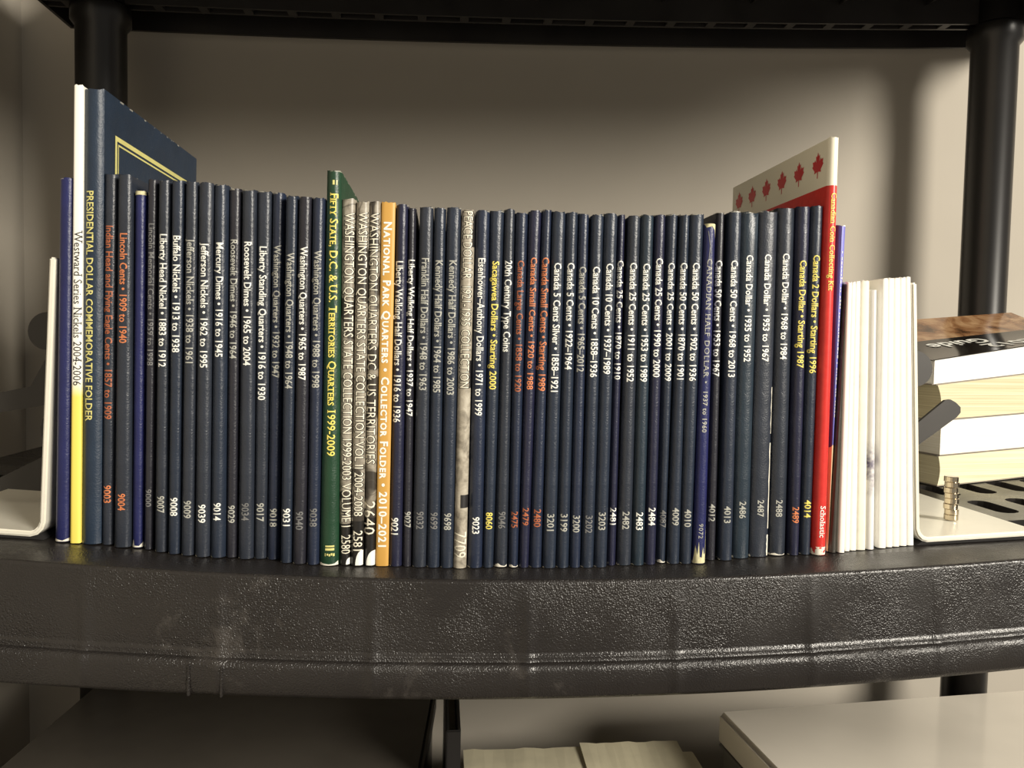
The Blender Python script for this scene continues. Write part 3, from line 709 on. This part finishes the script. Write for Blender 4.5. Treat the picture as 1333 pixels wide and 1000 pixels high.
# green spine bars and small imprint
B = find('tall green')
for (ya, yb) in ((235.5, 241.5),): 
    for x0, x1 in ((0.42, 0.56), (0.66, 0.74)):
        spine_patch('gilt_bar', B, x0, x1, px2z(B['b'], yb), px2z(B['b'], ya), GILT_TXT)
for ya, yb in ((711.5, 713.5), (715, 718)):
    spine_patch('gilt_bar', B, 0.3, 0.78, px2z(B['b'], yb), px2z(B['b'], ya), GILT_TXT)
for i, (x0, x1) in enumerate(((0.28, 0.32), (0.38, 0.46), (0.49, 0.57), (0.60, 0.68), (0.71, 0.80))):
    spine_patch('imprint_mark', B, x0, x1, px2z(B['b'], 725.5-(i % 2)), px2z(B['b'], 721.5+(i % 3)*0.5), GILT_TXT)
spine_shape('frayed_foot', B, [(0.02, 0.0), (0.3, 0.0), (0.98, 0.0), (0.97, 0.0022), (0.8, 0.0009), (0.5, 0.0006), (0.2, 0.001), (0.05, 0.0014)], WHITEFRAY)
# white arcs at the foot of the coin photo folders
for key, x0, zt in (('volume I,', 0.62, 0.0040), ('volume II', 0.38, 0.0085), ('numbered 2640', 0.22, 0.0085)):
    B = find(key); pts = [(0.98, 0.0004)]
    for a in range(0, 91, 10):
        aa = math.radians(a); pts.append((0.98-(0.98-x0)*math.cos(aa)**0.8 if a < 90 else 0.98, 0.0004+(zt-0.0004)*math.sin(aa)))
    spine_shape('logo_arc', B, pts, WHITECARD)
B = find('pale grey coin photo')
spine_patch('black_block', B, 0.42, 1.0, px2z(B['b'], 662.5), px2z(B['b'], 645.5), BLACK_TXT)
spine_patch('dark_edge', B, 0.88, 1.0, px2z(B['b'], 506), px2z(B['b'], 470), BLACK_TXT)
spine_shape('dark_edge', B, [(0.8, px2z(B['b'], 322)), (1.0, px2z(B['b'], 322)), (1.0, px2z(B['b'], 276)), (0.92, px2z(B['b'], 279))], BLACK_TXT)
# torn hinge, frayed ends
B = find('torn white hinge')
for ya, yb, x0 in ((505, 566, 0.955), (578, 690, 0.93), (698, 725.5, 0.90)):
    za, zb2 = px2z(B['b'], yb), px2z(B['b'], ya)
    pts = [(x0+0.02*math.sin(i*2.1), za+(zb2-za)*i/9) for i in range(10)]
    spine_shape('torn_hinge', B, [(1.0, max(za, 0.0005)), (1.0, zb2)] + [(x, max(z, 0.0005)) for x, z in reversed(pts)], WHITEFRAY)
B = find('frayed spine')
spine_shape('frayed_foot', B, [(0.0, 0.0003), (1.0, 0.0003), (0.98, 0.022), (0.93, 0.006), (0.8, 0.005), (0.72, 0.0095), (0.62, 0.0035), (0.45, 0.004), (0.36, 0.0125), (0.27, 0.005), (0.12, 0.0105)], FRAY)
spine_shape('frayed_head', B, [(0.0, B['h']), (1.0, B['h']), (1.0, B['h']-0.008), (0.88, B['h']-0.0035), (0.6, B['h']-0.0014), (0.15, B['h']-0.0022)], FRAY)
for (pts) in ([(0.25, -0.004), (0.32, -0.004), (0.62, -0.017), (0.55, -0.016)], [(0.45, -0.012), (0.52, -0.011), (0.40, -0.022), (0.36, -0.021)], [(0.55, -0.020), (0.6, -0.018), (0.78, -0.034), (0.74, -0.034)]):
    spine_shape('scratch', B, [(x, B['h']+z) for x, z in pts], DIM_TXT)
B = find('short royal blue blank')
spine_patch('pale_head', B, 0.02, 0.98, B['h']-0.0022, B['h']-0.0002, FRAY)
spine_shape('frayed_foot', B, [(0.0, 0.0003), (0.98, 0.0003), (0.97, 0.003), (0.7, 0.001), (0.3, 0.0012), (0.2, 0.0045), (0.08, 0.002)], WHITEFRAY)
B = find('beside a white bookend')
spine_shape('frayed_foot', B, [(0.0, 0.0003), (0.98, 0.0003), (0.97, 0.002), (0.6, 0.0008), (0.3, 0.0014), (0.06, 0.0018)], WHITEFRAY)
for key, zz in (('tall red', 0.0045), ('dollars 1968 to 1984', 0.0016), ('2001 to 2009', 0.0022), ('scuffed foot', 0.0022), ('large cents', 0.0018)):
    B = find(key); spine_shape('frayed_foot', B, [(0.1, 0.0003), (0.9, 0.0003), (0.95, zz*0.6), (0.75, zz*0.3), (0.5, zz*0.5), (0.3, zz), (0.12, zz*0.7)], WHITEFRAY)
# maple leaves on the red book
leaf = [(0, 1.0), (0.13, 0.74), (0.28, 0.82), (0.22, 0.42), (0.42, 0.62), (0.48, 0.50), (0.74, 0.54), (0.66, 0.30), (0.78, 0.22),
        (0.42, -0.08), (0.48, -0.22), (0.06, -0.15), (0.05, -0.55)]
leaf = leaf + [(-x, y) for x, y in reversed(leaf[1:])]
B = find('tall red'); RB = B
LEAFM = mat_plain('leaf_red_print', srgb(200, 30, 34), 0.35, 0.05)
zl = px2z(B['b'], 218); 
for i in range(6):
    yc = 0.0135+0.0246*i; z_ = zl+0.0012
    V = [(B['L'](z_+py_*0.0098)-0.0002, yc+px_*0.0088, z_+py_*0.0098) for px_, py_ in leaf]
    n_ = len(V); V.append((B['L'](z_)-0.0002, yc, z_+0.001))
    mobj('maple_leaf', V, [(j, (j+1) % n_, n_) for j in range(n_)], LEAFM, B['root'])
# periwinkle pamphlet: small white print and torn foot showing the paper
B = find('periwinkle')
zt0, zt1 = px2z(B['b'], 328), px2z(B['b'], 545)
spine_patch('pale_spine_strip', B, 0.45, 0.99, px2z(B['b'], 581), B['h']-0.0006, mat_plain('periwinkle_print', srgb(112, 112, 196), 0.4, 0.15, 60), off=0.00018)
rr = random.Random(3); z = zt0
PEACH = mat_plain('peach_paper', srgb(222, 190, 152), 0.8, 0.1)
V = []; Fc = []
while z > zt1:
    gl = rr.choice((0.0011, 0.0015, 0.0019)); 
    for (fa, fb, za, zb2) in ((0.56, 0.64, 0, gl), (0.56, 0.92, 0, 0.0005), (0.84, 0.92, 0, gl) if rr.random() < 0.6 else (0.70, 0.78, 0, gl)):
        k0 = len(V)
        for fx, zz in ((fa, z-za), (fb, z-za), (fb, z-zb2), (fa, z-zb2)):
            x = B['L'](zz)+(B['R'](zz)-B['L'](zz))*fx; V.append((x, B['prof'](x, zz)-0.00034, zz))
        Fc.append((k0, k0+1, k0+2, k0+3))
    z -= gl+0.0006 + (0.0016 if rr.random() < 0.16 else 0)
mobj('spine_print', V, Fc, WHITE_TXT, B['root'])
zt = px2z(B['b'], 582)
spine_shape('torn_foot', B, [(0.0, 0.0004), (1.0, 0.0004), (1.0, zt*0.5), (1.0, zt), (0.5, zt+0.001), (0.0, zt-0.001)], PEACH, 0.0003)
spine_shape('pale_head', B, [(0.5, B['h']-0.0035), (1.0, B['h']-0.002), (1.0, B['h']), (0.6, B['h'])], WHITE_TXT)
# ------------------------------------------------------------------ bookends
def disc_pts(cx, cz, r, n=28, a0=0, a1=360):
    return [(cx+r*math.cos(math.radians(a0+(a1-a0)*i/n)), cz+r*math.sin(math.radians(a0+(a1-a0)*i/n))) for i in range(n)]
def extrude_outline(bm, pts, y0, y1):
    a = [bm.verts.new((x, y0, z)) for x, z in pts]; b = [bm.verts.new((x, y1, z)) for x, z in pts]
    n = len(pts)
    for i in range(n): bm.faces.new((a[i], a[(i+1) % n], b[(i+1) % n], b[i]))
    bm.faces.new(a); bm.faces.new(list(reversed(b)))
def bookend(side, plate_b, plate_t, zt, base_len, y0, depth, label, figure, slope):
    """bent steel L: side=-1 stands left of the books, +1 right"""
    s = side; T = 0.0032; rad = 0.008
    zb_ = zs(plate_b)+0.0022
    root = empty('bookend', (plate_b, y0, zb_-0.002), label, 'bookend', 'steel bookends holding the row')
    h = zt-zb_; lean = (plate_t-plate_b)/h
    path = [(lean*h, h), (lean*rad, rad)]                     # inner (book side) line, x relative to plate foot
    for a in (30, 60, 90): path.append((s*(rad-rad*math.cos(math.radians(a))), rad-rad*math.sin(math.radians(a))))
    path.append((s*base_len, slope*base_len))
    inner = []
    nrm = []
    for i, p in enumerate(path):
        q0 = path[max(0, i-1)]; q1 = path[min(len(path)-1, i+1)]
        d = Vector((q1[0]-q0[0], q1[1]-q0[1])).normalized(); nv = Vector((-d.y, d.x))
        if nv.x*s < 0 and abs(nv.x) > 0.3 or (abs(nv.x) <= 0.3 and nv.y < 0): nv = -nv
        inner.append((p[0]+nv.x*T, p[1]+nv.y*T))
    bm = bmesh.new()
    cr = 0.012
    def ylim(i, t_):                                           # rounded far corners of plate and base
        return 0.0, depth
    V = []
    for (px_, pz_), (qx, qz) in zip(path, inner):
        V.append([bm.verts.new((px_, 0, pz_+0.002)), bm.verts.new((qx, 0, qz+0.002)), bm.verts.new((qx, depth, qz+0.002)), bm.verts.new((px_, depth, pz_+0.002))])
    for a, b in zip(V, V[1:]):
        for j in range(4): bm.faces.new((a[j], a[(j+1) % 4], b[(j+1) % 4], b[j]))
    bm.faces.new(V[0]); bm.faces.new(V[-1])
    bmesh.ops.recalc_face_normals(bm, faces=bm.faces)
    es = [e for e in bm.edges if e.is_manifold and e.calc_face_angle(0) > 1.2]
    bmesh.ops.bevel(bm, geom=es, offset=0.0009, segments=2, affect='EDGES')
    bmobj('plate', bm, STEEL, root, 35)
    bm = bmesh.new(); extrude_outline(bm, [(s*0.001, 0), (s*base_len, slope*base_len), (s*base_len, slope*base_len+0.0019), (s*0.006, 0.0019+0.001)], 0.001, depth-0.001)
    bmobj('felt_pad', bm, PADM, root)
    if s > 0 or True:
        bm = bmesh.new()
        fy = 0.060; ft = 0.0025
        for pts in figure:
            loc = [(onY(x, y, y0+fy)[0]-plate_b, onY(x, y, y0+fy)[2]-(zb_-0.002)) for x, y in pts]
            loc = [((max if s > 0 else min)(x, s*(T+0.0004)+lean*max(z, 0)), max(z, 0.0062+slope*abs(x))) for x, z in loc]
            extrude_outline(bm, loc, fy-ft/2, fy+ft/2)
        bmobj('figure', bm, FIGURE, root)
    return root
def pxdisc(cx, cy, r, n=28): return [(cx+r*math.cos(2*math.pi*i/n), cy+r*math.sin(2*math.pi*i/n)) for i in range(n)]
YL = 0.026; xl = float(onY(58, 690, YL)[0]); xlt = float(onY(72, 336, YL)[0])
lb_top = float(onY(70, 335, YL)[2])
X_books = BOOKS[0]['root'].location.x + BOOKS[0]['L'](0)
figL = [pxdisc(62, 431, 24.5), [(70, 436), (104, 436), (104, 475), (70, 475)],
        [(60, 468), (41, 503), (0, 511), (-60, 520), (-60, 548), (0, 537), (57, 528), (104, 520), (104, 455)],
        [(104, 520), (57, 545), (54, 556), (55, 566), (60, 580), (104, 600), (112, 560)],
        [(104, 580), (60, 593), (0, 622), (-60, 650), (-60, 662), (0, 640), (12, 636), (56, 639), (104, 640)],
        [(112, 440), (92, 440), (96, 655), (112, 655)]]
bookend(-1, xl, xlt, lb_top, 0.105, YL, 0.12, 'white steel bookend beside the royal blue folder, black figure leaning on it', figL, -(zs(xl-0.107)-zs(xl))/0.105*-1)
YR = 0.0235; xr = float(onY(1190.6, 700, YR)[0]); xrt = float(onY(1187.0, 372, YR)[0]); _lb = BOOKS[-1]; xr = max(xr, _lb['root'].location.x+_lb['R'](0)+0.0004); xrt = max(xrt, _lb['root'].location.x+_lb['R'](_lb['h'])+0.0004); rb_top = float(onY(1188, 368, YR)[2])
figR = [pxdisc(1189, 480, 23.5), [(1140, 480), (1176, 478), (1182, 500), (1150, 530)], [(1120, 640), (1140, 560), (1178, 560), (1178, 592)],
        [(1236, 520), (1243, 524), (1249, 530), (1249, 537), (1244, 543), (1178, 591), (1120, 630), (1105, 610), (1150, 580), (1194, 550), (1229, 521)],
        [(1128, 440), (1150, 470), (1165, 520), (1140, 640), (1120, 645), (1118, 440)]]
bookend(1, xr, xrt, rb_top, 0.079, YR, 0.133, 'white steel bookend beside the white booklets, stack of silver discs on its base', figR, (zs(xr+0.079)-zs(xr))/0.079)

# silver discs stacked on the right bookend's base
pb = None
Xd, Yd = 0.0, 0.0
base_z = lambda X: zs(xr)+0.0022+(zs(xr+0.079)-zs(xr))/0.079*(X-xr)+0.0034
r_ = ray(1246, 679); s_ = 0.45
for _ in range(60): s_ = 0.5*s_ + 0.5*(base_z(CAM[0]+s_*r_[0])-CAM[2])/r_[2]
Pd = CAM + s_*r_
ztop = float(onY(1245, 622, Pd[1])[2]); hd = (ztop-Pd[2])/8
dbm = bmesh.new(); bm_lathe(dbm, 0, 0, [(0.0040, 0), (0.0043, 0.0003), (0.0043, hd-0.0003), (0.0040, hd)], 36)
d0 = bmobj('silver_disc', dbm, NICKEL, None, 40)
for i in range(8):
    o = d0 if i == 0 else d0.copy()
    if i: COL.objects.link(o)
    o.location = (Pd[0]-0.0003+0.0004*math.sin(i*2.3)-0.00012*i, Pd[1]+0.006, Pd[2]+hd*i)
    tag(o, 'small shiny silver disc in the stack on the right bookend base' if False else 'small shiny silver disc in the short stack on a bookend base', 'magnet', 'stack of silver discs')

# ------------------------------------------------------------------ books lying at the right
P0 = hit(1220, 634); A_ = math.radians(9)
ux, uy = math.cos(A_), math.sin(A_)
def onfront(x, y):                            # pixel onto the upright front plane of the lying stack -> (along, up)
    r = ray(x, y); n = np.array([-uy, ux, 0.0]); s = np.dot(P0-CAM, n)/np.dot(r, n); P = CAM+s*r
    return float((P[0]-P0[0])*ux+(P[1]-P0[1])*uy), float(P[2])
def fit_line(p0, p1):
    (a, za), (b, zb2) = onfront(*p0), onfront(*p1); m = (zb2-za)/(b-a); return lambda x: za+m*(x-a)
lines = [fit_line((1220, 634.5), (1333, 621)), fit_line((1215, 594), (1333, 583)), fit_line((1215, 548), (1333, 538)), fit_line((1200, 503), (1333, 487)), fit_line((1203, 470), (1333, 450))]
PAGEW = NT('white_page_block'); g_ = PAGEW.sep(PAGEW.coord('Object'))
wv = PAGEW.noise(1.0, 2); 
def mat_pageblock(name, c1, c2):
    t = NT(name); mp = t.new('ShaderNodeMapping'); mp.inputs['Scale'].default_value = (6, 6, 900); t.link(t.coord(), mp.inputs[0])
    t.base(t.ramp(t.noise(1.0, 3, co=mp.outputs[0]), [(0.3, c1), (0.7, c2)])); t.set(0.8); t.bump(t.noise(1.0, 3, co=mp.outputs[0]), 0.25, 0.0006); return t.m
PB = [mat_pageblock('cream_page_block', srgb(206, 196, 160), srgb(232, 226, 198)), mat_pageblock('white_page_block', srgb(232, 228, 212), srgb(246, 244, 236)),
      mat_pageblock('yellowed_page_block', srgb(188, 178, 142), srgb(224, 216, 184)), mat_pageblock('bright_page_block', srgb(240, 240, 236), srgb(250, 250, 246))]
bpy.data.materials.remove(PAGEW.m)
COVER_L = mat_plain('grey_book_cover', srgb(140, 132, 120), 0.5, 0.1)
WL, WD = 0.172, 0.104
_l0 = lines[0]; lines[0] = lambda x: max(_l0(x), zs(P0[0]+x*ux)+0.0006)
stack_labels = ['lowest cream-paged book lying in the pile on the slotted deck', 'white-paged book lying second from the bottom of the pile', 'yellowed cream-paged book lying beneath the dark photo cover book', 'top book of the pile with dark photo cover and white pages']
for i in range(4):
    lo, hi = lines[i], lines[i+1]
    xl_ = [0.0, 0.001, -0.004, -0.008][i]
    root = empty('lying_book', (P0[0], P0[1], P0[2]), stack_labels[i], 'book', 'books lying in a pile'); root.rotation_euler = (0, 0, A_)
    ct = 0.0007
    def slab(name, x0, x1, y0, y1, f0, f1, mat, nx=14, bulge=0.0, ragged=0.0):
        V = []; Fc = []
        ny = 8
        for j in range(nx+1):
            x = x0+(x1-x0)*j/nx
            for q in range(ny+1):
                t_ = q/ny; z = f0(x)+(f1(x)-f0(x))*t_
                V.append((x if j else x+bulge*math.sin(math.pi*t_), y0, z-P0[2])); V.append((x if j else x+bulge*math.sin(math.pi*t_), y1, z-P0[2]))
        m = 2*(ny+1)
        for j in range(nx):
            for q in range(ny):
                for k_ in (0, 1):
                    Fc.append((j*m+2*q+k_, (j+1)*m+2*q+k_, (j+1)*m+2*q+2+k_, j*m+2*q+2+k_))
            Fc.append((j*m, (j+1)*m, (j+1)*m+1, j*m+1)); Fc.append((j*m+2*ny, (j+1)*m+2*ny, (j+1)*m+2*ny+1, j*m+2*ny+1))
        for q in range(ny):
            for j in (0, nx): Fc.append((j*m+2*q, j*m+2*q+1, j*m+2*q+3, j*m+2*q+2))
        return mobj(name, V, Fc, mat, root, 40)
    slab('pages', xl_, WL, 0.0, WD, lambda x: lo(x)+ct, lambda x: hi(x)-ct, PB[[0, 1, 2, 3][i]], bulge=[0.002, 0.0, 0.004, 0.0][i])
    slab('cover', xl_-0.001, WL+0.001, -0.001 if i != 3 else 0.0005, WD+0.001, lambda x: lo(x), lambda x: lo(x)+ct, COVER_L)
    if i < 3: slab('cover', xl_-0.001, WL+0.001, 0.0006, WD+0.001, lambda x: hi(x)-ct, lambda x: hi(x)-0.0001, COVER_L)
    TOP = root
# lifted, curling front cover of the top book: photo strip to the rear, black in front
def coverpt(x, v):                            # v 0 front .. 1 rear
    base = lines[4](x)
    y = -0.0015+v*(WD+0.002)
    lift = 0.0285*v - 0.006*math.sin(math.pi*v)
    return (x, y, base-P0[2]+lift-0.026*max(0, x-0.03)*v*2.2)
def mat_cover():
    t = NT('dark_photo_cover'); g = t.sep(t.coord('Generated')); n = t.noise(38, 4, 0.6, dist=0.8)
    photo = t.ramp(n, [(0.3, srgb(58, 38, 24)), (0.5, srgb(136, 98, 66)), (0.7, srgb(182, 150, 112))])
    t.base(t.mix(t.math('GREATER_THAN', g['Y'], 0.56), srgb(30, 27, 24), photo)); t.set(0.14); return t.m
V = []; Fc = []; nx, ny = 30, 24; cx0, cx1 = -0.012, WL+0.002
for d in (0, -0.0006):
    for i in range(nx+1):
        for j in range(ny+1):
            p = coverpt(cx0+(cx1-cx0)*i/nx, j/ny); V.append((p[0], p[1], p[2]+d))
m = ny+1; o_ = (nx+1)*m
for i in range(nx):
    for j in range(ny):
        q = (i*m+j, (i+1)*m+j, (i+1)*m+j+1, i*m+j+1); Fc.append(q); Fc.append(tuple(reversed([k_+o_ for k_ in q])))
for i in range(nx):
    for j in (0, ny): Fc.append((i*m+j, (i+1)*m+j, (i+1)*m+j+o_, i*m+j+o_))
for j in range(ny):
    for i in (0, nx): Fc.append((i*m+j, i*m+j+1, i*m+j+1+o_, i*m+j+o_))
lc = mobj('front_cover', V, Fc, mat_cover(), TOP, 40)
def cover_text(body, x_right, v_base, size, squash, mat):
    V, Fc = text_data(body, bold=0.02)        # upside down: reads from the wall side
    out = []
    for tx, ty in V:
        x = x_right - tx*size; v = v_base - ty*size*squash/(WD)
        p = coverpt(x, v); out.append((p[0], p[1], p[2]+0.0005))
    return mobj('cover_lettering', out, Fc, mat, TOP)
cover_text('2012', 0.112, 0.26, 0.026, 0.9, WHITE_TXT)
cover_text('Guide', 0.082, 0.46, 0.024, 0.9, WHITE_TXT)

# ------------------------------------------------------------------ things on the shelf below
GLOSSB = mat_plain('glossy_black_lid', srgb(84, 79, 72), 0.22, 0.1, 20)
GREYB = mat_plain('satin_grey_lid', srgb(214, 207, 194), 0.13, 0.05, 12)
GREYS = mat_plain('grey_side_panel', srgb(96, 93, 88), 0.4, 0.08, 20)
CARD = mat_plain('cream_cardboard', srgb(204, 196, 168), 0.8, 0.08, 40)
def lidded_box(name, corner, ang, wx, wy, ztop, label, lidm, sidem, lid_h=0.03):
    root = empty(name, (corner[0], corner[1], LOW_Z), label, 'box'); root.rotation_euler = (0, 0, ang)
    h = ztop-LOW_Z
    bm = bmesh.new(); bm_box(bm, 0.003, wx-0.003, -wy+0.003, -0.003, 0.0003, h-0.004, 0.003); bmobj('body', bm, sidem, root, 35)
    bm = bmesh.new(); bm_box(bm, 0, wx, -wy, 0, h-lid_h, h, 0.0035, 3); bmobj('lid', bm, lidm, root, 35)
    bm = bmesh.new(); bm_box(bm, 0.001, wx-0.001, -wy+0.001, -0.001, h-lid_h-0.003, h-lid_h-0.0002, 0.0008, 1); bmobj('lid_rim', bm, sidem, root, 35)
    return root
ZR = -0.21
a, b, c = onZ(935, 925, ZR), onZ(1333, 888, ZR), onZ(1000, 1000, ZR)
angR = 0.5*math.atan2(b[1]-a[1], b[0]-a[0]) + 0.5*math.atan2(c[0]-a[0], a[1]-c[1])
lidded_box('storage_box', a, angR, 0.345, 0.24, ZR, 'satin grey storage box on the shelf below, mirroring a post', GREYB, GREYS)
ZL = -0.185
a, b, c, d = onZ(0, 1000, ZL), onZ(112, 900, ZL), onZ(552, 1000, ZL), onZ(572, 910, ZL)
angL = -0.5*(math.atan2(b[0]-a[0], b[1]-a[1])+math.atan2(d[0]-c[0], d[1]-c[1]))
dirv = np.array([-math.sin(angL), math.cos(angL)])
w_ = math.hypot(d[0]-b[0], d[1]-b[1]) - 0.004
tb = (0.292-b[1])/dirv[1]; cb = (b[0]+dirv[0]*tb, b[1]+dirv[1]*tb)
lidded_box('storage_box', cb, angL, w_, 0.27, ZL, 'glossy black storage box on the shelf below, under the navy folders', GLOSSB, GLOSSB, 0.02)
# upright black binder between the boxes
yb_ = 0.30
xa, xb = float(onY(577, 950, 0.10)[0]), float(onY(600, 950, 0.10)[0])
root = empty('ring_binder', (xa+0.002, 0.10, LOW_Z), 'black ring binder standing upright beside the black storage box', 'binder')
BIND = mat_plain('black_binder_vinyl', srgb(26, 24, 23), 0.4, 0.1, 30)
wb_ = xb-xa-0.002
bm = bmesh.new(); bm_box(bm, 0, 0.0022, 0.002, 0.20, 0.0003, 0.33, 0.0008); bmobj('cover', bm, BIND, root)
bm = bmesh.new(); bm_box(bm, wb_-0.0022, wb_, 0.002, 0.20, 0.0003, 0.33, 0.0008); bmobj('cover', bm, BIND, root)
bm = bmesh.new(); bm_box(bm, 0, wb_, 0, 0.0022, 0.0003, 0.33, 0.0008); bmobj('spine', bm, BIND, root)
bm = bmesh.new(); bm_box(bm, 0.0024, wb_-0.0024, 0.006, 0.195, 0.004, 0.31); bmobj('pages', bm, PAGES, root)
# cream carton with an uneven top edge near the wall
zc = -0.312; p0 = onY(603, 978, 0.30); p1 = onY(902, 970, 0.30)
cw = float(p1[0]-p0[0]); zc = float(p0[2])
root = empty('cardboard_carton', (float(p0[0]), 0.30, LOW_Z), 'cream cardboard carton with uneven flaps on the shelf below', 'carton')
hc = zc-LOW_Z
bm = bmesh.new(); bm_box(bm, 0, cw, -0.17, 0, 0.0003, hc-0.006, 0.001); bmobj('body', bm, CARD, root)
for k_, (xa_, xb_, y0_, y1_, dz) in enumerate(((0.0, cw*0.52, -0.088, 0.002, 0.0), (cw*0.5, cw*0.93, -0.088, 0.001, 0.004), (0.01, cw*0.97, -0.172, -0.09, -0.001))):
    V = []; n = 12
    for d in (0, -0.0025):
        for i in range(n+1):
            x = xa_+(xb_-xa_)*i/n
            V += [(x, y0_, hc-0.0035+dz*0.3+d), (x, y1_+0.0008*math.sin(i*2.2+k_), hc+dz+0.0005*math.sin(i*1.3+k_)+d)]
    Fc = []; o_ = 2*(n+1)
    for i in range(n):
        q = (2*i, 2*i+2, 2*i+3, 2*i+1); Fc.append(q); Fc.append(tuple(x+o_ for x in reversed(q)))
        Fc.append((2*i, 2*i+2, 2*i+2+o_, 2*i+o_)); Fc.append((2*i+1, 2*i+3, 2*i+3+o_, 2*i+1+o_))
    Fc += [(0, 1, 1+o_, o_), (2*n, 2*n+1, 2*n+1+o_, 2*n+o_)]
    mobj('flap', V, Fc, CARD, root)
